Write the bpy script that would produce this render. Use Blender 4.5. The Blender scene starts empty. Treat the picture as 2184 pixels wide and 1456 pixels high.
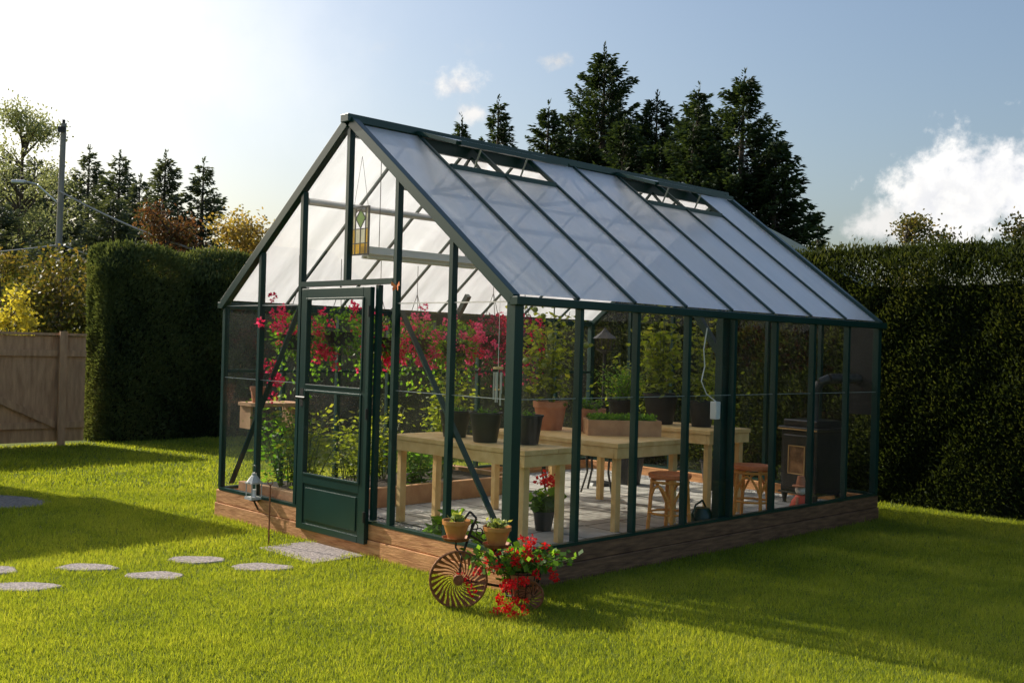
import bpy, math, random
import numpy as np
from mathutils import Vector, Matrix
rng=np.random.default_rng(7); random.seed(7)
S=bpy.context.scene; C=S.collection
TH=.7737; N0=(.0167,6.7605)
ca,sa=math.cos(TH),math.sin(TH)
W=3.66; L=4.88; BAY=.61; ZB=.236; ZE=1.862; ZR=3.238
def G(a,b,z=0.): return Vector((N0[0]+a*ca-b*sa, N0[1]+a*sa+b*ca, z))
# ---------------------------------------------------------------- materials
def newmat(n):
    m=bpy.data.materials.new(n); m.use_nodes=True; nt=m.node_tree; nt.nodes.clear()
    o=nt.nodes.new('ShaderNodeOutputMaterial'); return m,nt,o
def nd(nt,t,**k):
    x=nt.nodes.new(t)
    for a,b in k.items(): setattr(x,a,b)
    return x
def ramp(nt,fac,stops):
    r=nd(nt,'ShaderNodeValToRGB'); e=r.color_ramp.elements
    while len(e)<len(stops): e.new(.5)
    for i,(p,c) in enumerate(stops): e[i].position=p; e[i].color=(*c,1)
    nt.links.new(fac,r.inputs[0]); return r.outputs[0]
def noise(nt,scale,detail=4,vec=None,stretch=None,rough=.55,coord='Object'):
    tc=nd(nt,'ShaderNodeTexCoord'); v=tc.outputs[coord]
    if stretch:
        mp=nd(nt,'ShaderNodeMapping'); mp.inputs['Scale'].default_value=stretch
        nt.links.new(v,mp.inputs[0]); v=mp.outputs[0]
    n=nd(nt,'ShaderNodeTexNoise'); n.inputs['Scale'].default_value=scale; n.inputs['Detail'].default_value=detail; n.inputs['Roughness'].default_value=rough
    nt.links.new(v,n.inputs['Vector']); return n.outputs[0]
def surf(n,c1,c2,scale=6,rough=.6,stretch=None,bump=.0,bscale=None,metal=0.,spec=.5,coat=0.):
    m,nt,o=newmat(n); p=nd(nt,'ShaderNodeBsdfPrincipled')
    f=noise(nt,scale,5,stretch=stretch)
    nt.links.new(ramp(nt,f,[(.3,c1),(.7,c2)]),p.inputs['Base Color'])
    p.inputs['Roughness'].default_value=rough; p.inputs['Metallic'].default_value=metal
    p.inputs['Specular IOR Level'].default_value=spec; p.inputs['Coat Weight'].default_value=coat
    if bump:
        b=nd(nt,'ShaderNodeBump'); b.inputs['Strength'].default_value=bump; b.inputs['Distance'].default_value=.01
        nt.links.new(noise(nt,bscale or scale*4,4,stretch=stretch),b.inputs['Height']); nt.links.new(b.outputs[0],p.inputs['Normal'])
    nt.links.new(p.outputs[0],o.inputs[0]); return m
def leafmat(n,cols,trans=.45,tcol=None,rough=.5,spec=.25,patch=0.,pamp=1.1):
    m,nt,o=newmat(n)
    at=nd(nt,'ShaderNodeAttribute'); at.attribute_name='shade'
    fac=at.outputs['Fac']
    if patch:
        nz=noise(nt,patch,4); mx=nd(nt,'ShaderNodeMath',operation='MULTIPLY_ADD')
        nt.links.new(nz,mx.inputs[0]); mx.inputs[1].default_value=pamp
        s=nd(nt,'ShaderNodeMath',operation='SUBTRACT'); nt.links.new(fac,s.inputs[0]); s.inputs[1].default_value=pamp/2
        nt.links.new(s.outputs[0],mx.inputs[2]); fac=mx.outputs[0]
    st=[(i/(len(cols)-1),c) for i,c in enumerate(cols)]
    col=ramp(nt,fac,st)
    p=nd(nt,'ShaderNodeBsdfPrincipled'); p.inputs['Roughness'].default_value=rough; p.inputs['Specular IOR Level'].default_value=spec
    nt.links.new(col,p.inputs['Base Color'])
    t=nd(nt,'ShaderNodeBsdfTranslucent'); hs=nd(nt,'ShaderNodeMix',data_type='RGBA',blend_type='MULTIPLY'); hs.inputs[0].default_value=1
    nt.links.new(col,hs.inputs[6]); hs.inputs[7].default_value=(*(tcol or (1.9,1.7,.7)),1)
    nt.links.new(hs.outputs[2],t.inputs[0])
    mi=nd(nt,'ShaderNodeMixShader'); mi.inputs[0].default_value=trans
    nt.links.new(p.outputs[0],mi.inputs[1]); nt.links.new(t.outputs[0],mi.inputs[2]); nt.links.new(mi.outputs[0],o.inputs[0]); return m
def facing_fac(nt,base,amp,pw):
    lw=nd(nt,'ShaderNodeLayerWeight'); lw.inputs[0].default_value=.5
    a=nd(nt,'ShaderNodeMath',operation='POWER'); nt.links.new(lw.outputs['Facing'],a.inputs[0]); a.inputs[1].default_value=pw
    b=nd(nt,'ShaderNodeMath',operation='MULTIPLY_ADD'); nt.links.new(a.outputs[0],b.inputs[0]); b.inputs[1].default_value=amp; b.inputs[2].default_value=base
    return b.outputs[0]
def glassmat():
    m,nt,o=newmat('clear_glass')
    t=nd(nt,'ShaderNodeBsdfTransparent'); t.inputs[0].default_value=(.97,.985,.975,1)
    g=nd(nt,'ShaderNodeBsdfGlossy'); g.inputs['Roughness'].default_value=.02
    d=nd(nt,'ShaderNodeBsdfTranslucent'); d.inputs[0].default_value=(.8,.8,.76,1)
    m0=nd(nt,'ShaderNodeMixShader'); nt.links.new(ramp(nt,noise(nt,2.5,6,rough=.7),[(.3,(.003,)*3),(.75,(.018,)*3)]),m0.inputs[0])
    nt.links.new(t.outputs[0],m0.inputs[1]); nt.links.new(d.outputs[0],m0.inputs[2])
    mi=nd(nt,'ShaderNodeMixShader'); nt.links.new(facing_fac(nt,.03,.75,5),mi.inputs[0])
    nt.links.new(m0.outputs[0],mi.inputs[1]); nt.links.new(g.outputs[0],mi.inputs[2]); nt.links.new(mi.outputs[0],o.inputs[0]); return m
def polymat():
    m,nt,o=newmat('twinwall_polycarbonate')
    t=nd(nt,'ShaderNodeBsdfTransparent'); t.inputs[0].default_value=(.97,.98,1,1)
    tr=nd(nt,'ShaderNodeBsdfTranslucent'); tr.inputs[0].default_value=(.97,.97,1,1)
    d=nd(nt,'ShaderNodeBsdfDiffuse'); d.inputs[0].default_value=(.95,.96,1,1)
    g=nd(nt,'ShaderNodeBsdfGlossy'); g.inputs['Roughness'].default_value=.30
    m1=nd(nt,'ShaderNodeMixShader')
    nt.links.new(ramp(nt,noise(nt,1.6,5,stretch=(3,.5,.5),rough=.7),[(.3,(.36,)*3),(.7,(.62,)*3)]),m1.inputs[0])
    nt.links.new(tr.outputs[0],m1.inputs[1]); nt.links.new(d.outputs[0],m1.inputs[2])
    m2=nd(nt,'ShaderNodeMixShader')
    f=noise(nt,2.0,6,stretch=(4.5,.8,.8),rough=.72)
    nt.links.new(ramp(nt,f,[(.3,(.84,)*3),(.7,(.97,)*3)]),m2.inputs[0])
    nt.links.new(t.outputs[0],m2.inputs[1]); nt.links.new(m1.outputs[0],m2.inputs[2])
    m3=nd(nt,'ShaderNodeMixShader'); nt.links.new(facing_fac(nt,.05,.85,2.2),m3.inputs[0])
    nt.links.new(m2.outputs[0],m3.inputs[1]); nt.links.new(g.outputs[0],m3.inputs[2]); nt.links.new(m3.outputs[0],o.inputs[0]); return m
MG=glassmat(); MP=polymat()
M_frame=surf('green_paint',(.005,.032,.026),(.008,.044,.036),3,.32,spec=.5)
M_black=surf('black_paint',(.008,.008,.008),(.015,.015,.016),5,.45)
M_plastic=surf('black_plastic',(.012,.012,.014),(.03,.03,.032),5,.5)
M_base=surf('stained_timber',(.42,.16,.05),(.82,.40,.16),7,.75,stretch=(.8,.8,6),bump=.5,bscale=20)
M_base_shade=surf('shade_toned_stained_timber',(.10,.046,.022),(.28,.145,.07),7,.8,stretch=(.8,.8,6),bump=.6,bscale=20)  # darker copy of the base timber: shade of the long side painted in
M_pine=surf('pine_lumber',(.74,.44,.15),(.90,.62,.27),9,.6,stretch=(1,1,1),bump=.15)
M_cedar=surf('planter_wood',(.46,.23,.11),(.64,.37,.19),8,.7,bump=.2)
M_terra=surf('terracotta',(.46,.17,.08),(.62,.27,.14),9,.75,bump=.1)
M_tan=surf('glazed_clay',(.55,.20,.06),(.70,.31,.10),12,.3,coat=.4)
M_soil=surf('soil',(.02,.012,.008),(.06,.038,.022),40,.95,bump=.8)
M_rust=surf('rusty_iron',(.14,.045,.018),(.38,.15,.055),25,.6,metal=.2)
M_iron=surf('dark_iron',(.012,.01,.01),(.03,.025,.02),25,.5)
M_rattan=surf('rattan',(.80,.27,.04),(.94,.44,.10),60,.5,bump=.4)
M_rseat=surf('rattan_red',(.70,.15,.045),(.85,.27,.08),60,.5,bump=.4)
M_white=surf('white_plastic',(.7,.7,.68),(.8,.8,.78),5,.4)
M_alu=surf('aluminium',(.5,.5,.5),(.65,.65,.65),8,.35,metal=.8)
M_stove=surf('stove_iron',(.012,.012,.012),(.03,.028,.026),20,.3,coat=.3)
M_fence=surf('weathered_cedar',(.34,.19,.10),(.58,.35,.19),6,.8,stretch=(3,3,.5),bump=.4)
M_pole=surf('pole_wood',(.22,.20,.17),(.34,.31,.28),6,.85,stretch=(3,3,.3))  # wood tone lightened, haze put into the colour
M_bark=surf('bark',(.05,.035,.025),(.13,.095,.07),12,.9,bump=.8)
M_stone=surf('aggregate_concrete',(.15,.13,.12),(.62,.52,.47),55,.9,bump=1,bscale=80)
M_roofsh=surf('shingles',(.05,.045,.04),(.12,.105,.09),9,.9,stretch=(1,1,6),spec=.1)
M_siding=surf('house_siding',(.3,.3,.27),(.38,.37,.34),3,.7)
M_trim=surf('pale_trim',(.45,.45,.42),(.55,.55,.52),3,.6)
M_shed=surf('shed_paint',(.42,.5,.42),(.55,.6,.53),4,.7,stretch=(8,8,.5))
M_copper=surf('brass_trim',(.5,.3,.12),(.7,.45,.2),9,.35,metal=.5)
L_hedge=leafmat('cedar_hedge_leaf',[(.016,.024,.008),(.036,.053,.014),(.065,.078,.024),(.11,.10,.04)],.35,patch=.9,pamp=.6,spec=.12,rough=.7)
L_hedge2=leafmat('hazy_hedge_leaf',[(.04,.06,.03),(.08,.11,.045),(.13,.16,.065),(.2,.2,.09)],.35,patch=1.1,pamp=.8,spec=.15,rough=.7)  # lighter copy of the hedge leaf with haze painted into its greens
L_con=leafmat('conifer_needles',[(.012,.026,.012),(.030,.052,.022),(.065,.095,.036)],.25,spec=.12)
L_con2=leafmat('hazy_conifer_needles',[(.04,.06,.042),(.075,.10,.065),(.13,.155,.09)],.3)  # paler needles: backlit haze is mixed into the leaf colour
L_airy=leafmat('airy_leaf',[(.15,.17,.09),(.24,.26,.13),(.34,.34,.18)],.45,(1.6,1.6,1.0))
L_olive=leafmat('olive_leaf',[(.04,.06,.018),(.10,.11,.03),(.22,.16,.05)],.4)
L_red=leafmat('autumn_red_leaf',[(.08,.05,.025),(.18,.09,.04),(.13,.14,.045)],.4,(1.5,1.2,.8))
L_gold=leafmat('golden_leaf',[(.22,.17,.05),(.36,.26,.09),(.22,.21,.08)],.45)
L_yel=leafmat('yellow_leaf',[(.28,.27,.04),(.5,.45,.09)],.45)
L_green=leafmat('plant_leaf',[(.04,.09,.018),(.09,.19,.035),(.18,.30,.06)],.55,(2.2,2.2,.6))
L_tom=leafmat('tomato_leaf',[(.08,.11,.025),(.19,.24,.045),(.34,.33,.09)],.55,(2,1.9,.6))
L_redf=leafmat('red_petal',[(.55,.006,.015),(.85,.015,.02),(.9,.04,.03)],.4,(1.1,1,1))
L_mag=leafmat('crimson_petal',[(.6,.010,.06),(.88,.03,.12),(.94,.09,.2)],.5,(1.1,1.2,1.2))
L_pink=leafmat('pink_petal',[(.75,.05,.18),(.92,.15,.32)],.5,(1.1,1.1,1.1))
L_purp=leafmat('purple_leaf',[(.12,.015,.04),(.32,.04,.11)],.5,(1.6,1,1))
L_grass=leafmat('grass_blade',[(.125,.17,.022),(.22,.275,.04),(.37,.39,.085)],.55,(2.1,1.9,.6),rough=.55,spec=.2,patch=.8)
L_suc=leafmat('succulent_leaf',[(.16,.26,.07),(.33,.40,.12),(.5,.52,.2)],.35)
M_stem=surf('stem_green',(.06,.09,.02),(.12,.15,.04),9,.6)
M_gtom=surf('green_tomato',(.25,.32,.08),(.4,.42,.12),5,.3)
# ---------------------------------------------------------------- mesh builders
class MB:
    def __init__(s): s.v=[]; s.f=[]; s.m=[]; s.k=0
    def add(s,vs,fs,k=None):
        o=len(s.v); s.v+= [tuple(v) for v in vs]
        for f in fs: s.f.append([i+o for i in f]); s.m.append(s.k if k is None else k)
        return s
    def box(s,x0,x1,y0,y1,z0,z1,k=None):
        return s.add([(x0,y0,z0),(x1,y0,z0),(x1,y1,z0),(x0,y1,z0),(x0,y0,z1),(x1,y0,z1),(x1,y1,z1),(x0,y1,z1)],
          [(3,2,1,0),(4,5,6,7),(0,1,5,4),(1,2,6,5),(2,3,7,6),(3,0,4,7)],k)
    def beam(s,p,q,w,h,up=(0,0,1),k=None):
        p=Vector(p);q=Vector(q);d=(q-p).normalized();u=Vector(up);r=d.cross(u)
        if r.length<1e-4: r=d.cross(Vector((1,0,0)))
        r.normalize(); u=r.cross(d); r*=w/2;u*=h/2
        return s.add([p-r-u,p+r-u,p+r+u,p-r+u,q-r-u,q+r-u,q+r+u,q-r+u],[(0,1,2,3),(7,6,5,4),(0,4,5,1),(1,5,6,2),(2,6,7,3),(3,7,4,0)],k)
    def cyl(s,p,q,r0,r1=None,n=10,caps=True,k=None):
        if r1 is None:r1=r0
        p=Vector(p);q=Vector(q);d=(q-p).normalized();x=d.orthogonal().normalized();y=d.cross(x)
        vs=[]
        for c,r in((p,r0),(q,r1)):
            for i in range(n):
                t=2*math.pi*i/n; vs.append(c+x*math.cos(t)*r+y*math.sin(t)*r)
        fs=[(i,(i+1)%n,n+(i+1)%n,n+i) for i in range(n)]
        if caps: fs+=[tuple(range(n))[::-1],tuple(range(n,2*n))]
        return s.add(vs,fs,k)
    def tube(s,pts,r,n=6,k=None):
        rr=r if isinstance(r,(list,tuple)) else [r]*len(pts)
        for i in range(len(pts)-1): s.cyl(pts[i],pts[i+1],rr[i],rr[i+1],n,True,k)
        return s
    def lathe(s,prof,n=20,c=(0,0,0),k=None):
        vs=[];m=len(prof)
        for r,z in prof:
            for i in range(n):
                t=2*math.pi*i/n; vs.append((c[0]+r*math.cos(t),c[1]+r*math.sin(t),c[2]+z))
        fs=[(j*n+i,j*n+(i+1)%n,(j+1)*n+(i+1)%n,(j+1)*n+i) for j in range(m-1) for i in range(n)]
        return s.add(vs,fs,k)
    def ball(s,c,r,n=8,k=None,sz=1.):
        pr=[(max(1e-4,r*math.sin(math.pi*j/n)),-r*sz*math.cos(math.pi*j/n)) for j in range(n+1)]
        return s.lathe(pr,n+2,c,k)
    def ring(s,c,R,r,axis='z',n=24,k=None):
        pts=[]
        for i in range(n+1):
            t=2*math.pi*i/n;x,y=R*math.cos(t),R*math.sin(t)
            p={'z':(x,y,0),'y':(x,0,y),'x':(0,x,y)}[axis]; pts.append(Vector(c)+Vector(p))
        return s.tube(pts,r,6,k)
    def make(s,name,mats,parent=None,smooth=False,bevel=0):
        me=bpy.data.meshes.new(name); me.from_pydata(s.v,[],s.f)
        if not isinstance(mats,(list,tuple)): mats=[mats]
        for m in mats: me.materials.append(m)
        if len(mats)>1: me.polygons.foreach_set('material_index',s.m)
        me.update(); o=bpy.data.objects.new(name,me); C.objects.link(o)
        if smooth:
            me.polygons.foreach_set('use_smooth',[True]*len(me.polygons))
            try: me.set_sharp_from_angle(angle=math.radians(40))
            except Exception: pass
        if bevel:
            b=o.modifiers.new('b','BEVEL'); b.width=bevel; b.segments=2; b.limit_method='ANGLE'
        if parent: o.parent=parent
        return o
def meta(o,label,cat,group=None,kind=None):
    if kind: o['kind']=kind
    if label: o['label']=label
    if cat: o['category']=cat
    if group: o['group']=group
    return o
def thing(name,label,cat,loc=(0,0,0),rot=0.,group=None):
    e=bpy.data.objects.new(name,None); C.objects.link(e); e.empty_display_size=.1
    e.location=loc; e.rotation_euler=(0,0,rot); return meta(e,label,cat,group)
def copy_thing(e,loc,rot=None,label=None):
    n=e.copy(); C.objects.link(n); n.location=loc
    if rot is not None: n.rotation_euler=(0,0,rot)
    if label: n['label']=label
    def rec(src,dst):
        for c in list(src.children):
            if c==dst: continue
            d=c.copy(); C.objects.link(d); d.parent=dst; rec(c,d)
    rec(e,n); return n
def unit(a): return a/np.maximum(np.linalg.norm(a,axis=-1,keepdims=True),1e-6)
def fol(name,V,shade,mat,parent=None):
    n,k=V.shape[0],V.shape[1]
    me=bpy.data.meshes.new(name); me.vertices.add(n*k); me.vertices.foreach_set('co',np.ascontiguousarray(V,dtype=np.float32).ravel())
    me.loops.add(n*k); me.loops.foreach_set('vertex_index',np.arange(n*k,dtype=np.int32))
    me.polygons.add(n); me.polygons.foreach_set('loop_start',np.arange(0,n*k,k,dtype=np.int32))
    me.update(calc_edges=True)
    a=me.attributes.new('shade','FLOAT','POINT'); a.data.foreach_set('value',np.repeat(np.clip(shade,0,1),k).astype(np.float32))
    me.materials.append(mat); o=bpy.data.objects.new(name,me); C.objects.link(o)
    if parent:o.parent=parent
    return o
def leaves(P,D,Ln,Wd,fold=.0,Nr=None):
    n=len(P); D=unit(D); R=rng.normal(size=(n,3)) if Nr is None else Nr
    Sd=unit(np.cross(D,R)); Ln=np.broadcast_to(Ln,(n,)).reshape(-1,1); Wd=np.broadcast_to(Wd,(n,)).reshape(-1,1)
    return np.stack([P,P+D*Ln*.45+Sd*Wd/2,P+D*Ln,P+D*Ln*.45-Sd*Wd/2],1)
# ---------------------------------------------------------------- camera/light/world
cam=bpy.data.cameras.new('camera'); co=bpy.data.objects.new('camera',cam); C.objects.link(co)
cam.sensor_width=36; cam.lens=36*2267.2/2184; cam.clip_end=2000
co.matrix_world=Matrix.Translation((0,0,1.5648))@Matrix.Rotation(math.pi/2+.0044,4,'X')@Matrix.Rotation(.0274,4,'Z')
S.camera=co
EL=math.radians(30); sd=Vector((-.83,.56,0)).normalized(); sv=Vector((sd.x*math.cos(EL),sd.y*math.cos(EL),math.sin(EL)))
sl=bpy.data.lights.new('sun','SUN'); sl.energy=5.0; sl.angle=math.radians(.6); sl.color=(1,.93,.80)
so=bpy.data.objects.new('sun',sl); C.objects.link(so); so.rotation_euler=sv.to_track_quat('Z','Y').to_euler()
w=bpy.data.worlds.new('World'); S.world=w; w.use_nodes=True; nt=w.node_tree; nt.nodes.clear()
sky=nd(nt,'ShaderNodeTexSky',sky_type='NISHITA'); sky.sun_disc=False; sky.sun_elevation=EL
sky.sun_rotation=math.atan2(sd.x,sd.y)%(2*math.pi); sky.air_density=1.2; sky.dust_density=3.5; sky.ozone_density=2.4
bg=nd(nt,'ShaderNodeBackground'); bg.inputs[1].default_value=.15
tc=nd(nt,'ShaderNodeTexCoord'); vec=tc.outputs['Generated']
def vdir(u,v):
    du,dv=u-1092,v-728; return Vector(((du+.0274*dv)/2267,1,(-(dv-.0274*du)+10)/2267)).normalized()
def cloudmask(d,sc,nscale,edge,soft,amp=.9):
    s=nd(nt,'ShaderNodeVectorMath',operation='SUBTRACT'); nt.links.new(vec,s.inputs[0]); s.inputs[1].default_value=d
    m=nd(nt,'ShaderNodeVectorMath',operation='MULTIPLY'); nt.links.new(s.outputs[0],m.inputs[0]); m.inputs[1].default_value=sc
    l=nd(nt,'ShaderNodeVectorMath',operation='LENGTH'); nt.links.new(m.outputs[0],l.inputs[0])
    n=nd(nt,'ShaderNodeTexNoise'); n.inputs['Scale'].default_value=nscale; n.inputs['Detail'].default_value=9; n.inputs['Roughness'].default_value=.6
    nt.links.new(vec,n.inputs['Vector'])
    a=nd(nt,'ShaderNodeMath',operation='MULTIPLY_ADD'); nt.links.new(n.outputs[0],a.inputs[0]); a.inputs[1].default_value=amp
    b=nd(nt,'ShaderNodeMath',operation='SUBTRACT'); b.inputs[0].default_value=1-amp/2; nt.links.new(l.outputs['Value'],b.inputs[1]); nt.links.new(b.outputs[0],a.inputs[2])
    r=nd(nt,'ShaderNodeMapRange',interpolation_type='SMOOTHSTEP'); nt.links.new(a.outputs[0],r.inputs[0]); r.inputs[1].default_value=edge; r.inputs[2].default_value=edge+soft
    return r.outputs[0],n.outputs[0]
col=sky.outputs[0]
for (u,v,sx,sz,ns,edge,soft,br,amp) in [(150,60,2.6,5.0,4,.2,1.3,8,1.0),(2110,400,8,14,22,.22,.42,7.4,2.2),(2010,430,11,18,26,.32,.45,7.0,2.3),(1900,485,11,24,24,.48,.7,6.0,2.6),
      (975,185,20,36,30,.30,.7,6.6,2.4),(1000,240,26,45,30,.35,.7,6.4,2.2),(1190,130,30,60,30,.5,.8,5.4,2.2),(900,100,8,30,16,.6,1.2,5.4,2.4)]:
    f,n_=cloudmask(vdir(u,v),(sx,sx,sz),ns,edge,soft,amp)
    mx=nd(nt,'ShaderNodeMix',data_type='RGBA'); nt.links.new(f,mx.inputs[0]); nt.links.new(col,mx.inputs[6])
    cc=ramp(nt,n_,[(.35,(br*.70,br*.72,br*.78)),(.56,(br,br*.985,br*.96))]); nt.links.new(cc,mx.inputs[7]); col=mx.outputs[2]
nt.links.new(col,bg.inputs[0]); wo=nd(nt,'ShaderNodeOutputWorld'); nt.links.new(bg.outputs[0],wo.inputs[0])
S.view_settings.view_transform='Standard'; S.view_settings.look='None'; S.view_settings.exposure=0
# ---------------------------------------------------------------- ground
m,nt2,o=newmat('lawn_soil'); p=nd(nt2,'ShaderNodeBsdfPrincipled'); p.inputs['Roughness'].default_value=.95; p.inputs['Specular IOR Level'].default_value=.1
nt2.links.new(ramp(nt2,noise(nt2,1.5,8,rough=.7),[(.3,(.07,.105,.018)),(.7,(.15,.18,.035))]),p.inputs['Base Color']); nt2.links.new(p.outputs[0],o.inputs[0])
g=MB(); g.add([(-500,-200,0),(500,-200,0),(500,900,0),(-500,900,0)],[(0,1,2,3)]); meta(g.make('ground',m),None,None,kind='structure')
def toab(x,y):
    dx,dy=x-N0[0],y-N0[1]; return dx*ca+dy*sa,-dx*sa+dy*ca
STONES=[(-2.95,6.53,.21,.12),(-2.80,7.12,.2,.11),(-2.28,6.93,.19,.115),(-2.17,7.46,.2,.12),(-1.67,7.28,.21,.12),(-3.38,6.95,.2,.13)]
def grass(n,y0,y1,h,wd,marg=1.2):
    y=rng.uniform(y0**1.0,y1,n); x=(rng.uniform(-1,1,n))*(.49*y+marg)
    a,b=toab(x,y)
    k=~((a>-.03)&(a<L+.06)&(b>-.03)&(b<W+.03)); k&=(a<6.0)&(b<10.35)
    k&=~((a>-.46)&(a<0)&(b>1.50+.03*np.sin(a*30))&(b<2.10+.03*np.sin(a*25)))
    k&=~(((x+5.0)/.75)**2+((y-9.75)/.42)**2+.15*np.sin(x*9)*np.sin(y*8)<1)
    for sx,sy,rx,ry in STONES: k&=(((x-sx)/rx)**2+((y-sy)/ry)**2+.12*np.sin(x*31)*np.sin(y*37))>.80
    x,y=x[k],y[k];n=len(x)
    cl=np.sin(x*3.1+np.sin(y*2.3)*2)*np.sin(y*2.7+np.sin(x*1.9)*2); c2=np.sin(x*13+np.sin(y*9)*1.5)*np.sin(y*12+np.sin(x*8)*1.5)
    H=h*rng.uniform(.45,1.2,n)*(1+.2*cl+.15*c2); H*=np.where(rng.random(n)<.03,1.5,1); ang=rng.uniform(0,2*np.pi,n); lean=rng.uniform(.1,1.0,n)
    P=np.stack([x,y,np.zeros(n)],1); d=np.stack([np.cos(ang)*lean,np.sin(ang)*lean,np.ones(n)],1); d=unit(d)
    a2=rng.uniform(0,2*np.pi,n); s=np.stack([np.cos(a2),np.sin(a2),np.zeros(n)],1)*(wd*rng.uniform(.7,1.3,n))[:,None]/2
    V=np.stack([P-s,P+s,P+d*H[:,None]],1); return V,.5+.12*cl+.07*c2+rng.normal(0,.19,n)
parts=[grass(380000,4.4,7.6,.034,.0044),grass(250000,7.6,11,.038,.007),grass(150000,11,17,.044,.013,.6)]
gr=fol('lawn_grass',np.concatenate([p[0] for p in parts]),np.concatenate([p[1] for p in parts]),L_grass)
meta(gr,'sunlit mown green lawn grass around the greenhouse','grass',kind='stuff')
for i,(x,y,rx,ry) in enumerate(STONES):
    b=MB(); n=30; pr=[(1+.07*math.sin(3*t+i*2)+.05*math.sin(5*t+i*3)+.03*math.sin(9*t+i)+random.uniform(-.02,.02)) for t in [2*math.pi*j/n for j in range(n)]]
    vs=[];
    for z,s in((-.01,1),(.008,1),(.014,.95)): vs+=[(rx*pr[j]*s*math.cos(2*math.pi*j/n),ry*pr[j]*s*math.sin(2*math.pi*j/n),z) for j in range(n)]
    fs=[(k*n+j,k*n+(j+1)%n,(k+1)*n+(j+1)%n,(k+1)*n+j) for k in range(2) for j in range(n)]+[tuple(range(2*n,3*n))]
    b.add(vs,fs); o=b.make('stepping_stone',M_stone); o.location=(x,y,0)
    meta(o,'rough pebbled stepping stone sunk in the lawn','stepping stone','stepping stones in the lawn')
b=MB(); b.box(-.50,-.05,1.44,2.16,-.01,.013); o=b.make('doorstep_slab',M_stone,bevel=.004); o.location=G(0,0); o.rotation_euler=(0,0,TH)
meta(o,'rectangular pebbled concrete slab below the greenhouse door','doorstep')
# ---------------------------------------------------------------- greenhouse
GH=thing('greenhouse','green framed glass greenhouse on a brown timber base','greenhouse',G(0,0),TH)
def part(name,b,mat,par=GH,**k): return b.make(name,mat,par,**k)
for side in range(4):
    for c in range(2):
        z0,z1=(-.02+.0,.122) if c==0 else (.126,ZB)
        b=MB(); off=.008*c; t=.09
        if side==0: b.box(-.03+off,t,-.03+off,W+.03-off,z0,z1)
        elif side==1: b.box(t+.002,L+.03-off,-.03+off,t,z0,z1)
        elif side==2: b.box(L+.03-t,L+.03,t+.002,W+.03-off,z0,z1)
        else: b.box(t+.002,L-.062,W+.03-t,W+.03-off,z0,z1)
        part('base_timber',b,M_base_shade if side==1 else M_base,bevel=.005)
def zroof(b): return ZE+(ZR-ZE)*(1-abs(b-W/2)/(W/2))
for p_,q_ in (((.0,-.0),(L,0)),((0,.03),(0,W-.03)),((0,W),(L,W)),((L,.03),(L,W-.03))):
    part('sill',MB().beam((*p_,ZB+.012),(*q_,ZB+.012),.05,.022),M_frame)
for (a,bb,wd) in [(0.01,.01,.078),(0.01,W-.01,.045),(L-.01,.01,.06),(L-.01,W-.01,.06)]:
    part('corner_post',MB().box(a-wd/2,a+wd/2,bb-wd/2,bb+wd/2,ZB+.024,ZE-.01),M_frame,bevel=.003)
for i in range(1,8):
    for bb in (0,W):
        a=i*BAY; wd=.036; part('wall_post',MB().box(a-wd/2,a+wd/2,bb-.025,bb+.025,ZB+.024,ZE-.02),M_frame)
for aa in (0,L):
    for i in range(1,6):
        bb=i*BAY; wd=.036; z0=ZB+.025
        if aa==0 and i==3: z0=2.031
        part('gable_post',MB().box(aa-.024,aa+.024,bb-wd/2,bb+wd/2,z0,zroof(bb)-.03),M_frame)
part('door_header',MB().box(-.026,.026,1.24,2.42,1.99,2.03),M_frame)
part('door_jamb',MB().box(-.018,.022,1.41,1.445,ZB+.03,1.985),M_frame)
part('door_jamb',MB().box(-.018,.022,2.375,2.42,ZB+.03,1.985),M_frame)
for bb in (0,W):
    s=-1 if bb==0 else 1; part('eave_gutter',MB().beam((-.04,bb+s*.02,ZE-.008),(L+.05,bb+s*.02,ZE-.008),.075,.055),M_frame,bevel=.004)
b=MB(); b.box(-.07,L+.05,W/2-.05,W/2+.05,ZR-.015,ZR+.045); part('ridge_beam',b,M_frame,bevel=.004)
part('ridge_web',MB().beam((0.03,W/2,ZR-.07),(L-.03,W/2,ZR-.07),.035,.10),M_frame)
for aa in (-.01,L+.01):
    for s in (0,W):
        part('gable_rafter',MB().beam((aa,s,ZE+.0),(aa,W/2+(-.03 if s==0 else .03),ZR-.01),.06,.075),M_frame,bevel=.004)
def rp(a,t,side,off=0.):
    b=W/2*t; z=ZE+(ZR-ZE)*t; nrm=Vector((0,-(ZR-ZE),W/2)).normalized()
    y=b+nrm.y*off; z+=nrm.z*off
    return Vector((a,y if side==0 else W-y,z))
VH=.775
VENTS=(1,2,5,6)
for side in (0,1):
    for i in range(1,8):
        part('roof_bar',MB().beam(rp(i*BAY,.015,side,.012),rp(i*BAY,.975,side,.012),.022,.034),M_frame)
    for i in range(8):
        t1=VH if (side==0 and i in VENTS) else .975
        a0,a1=i*BAY+.013,(i+1)*BAY-.013
        if i==0:a0=.025
        if i==7:a1=L-.025
        part('roof_panel',MB().add([rp(a0,.02,side,.012),rp(a1,.02,side,.012),rp(a1,t1,side,.012),rp(a0,t1,side,.012)],[(0,1,2,3)]),MP)
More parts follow.
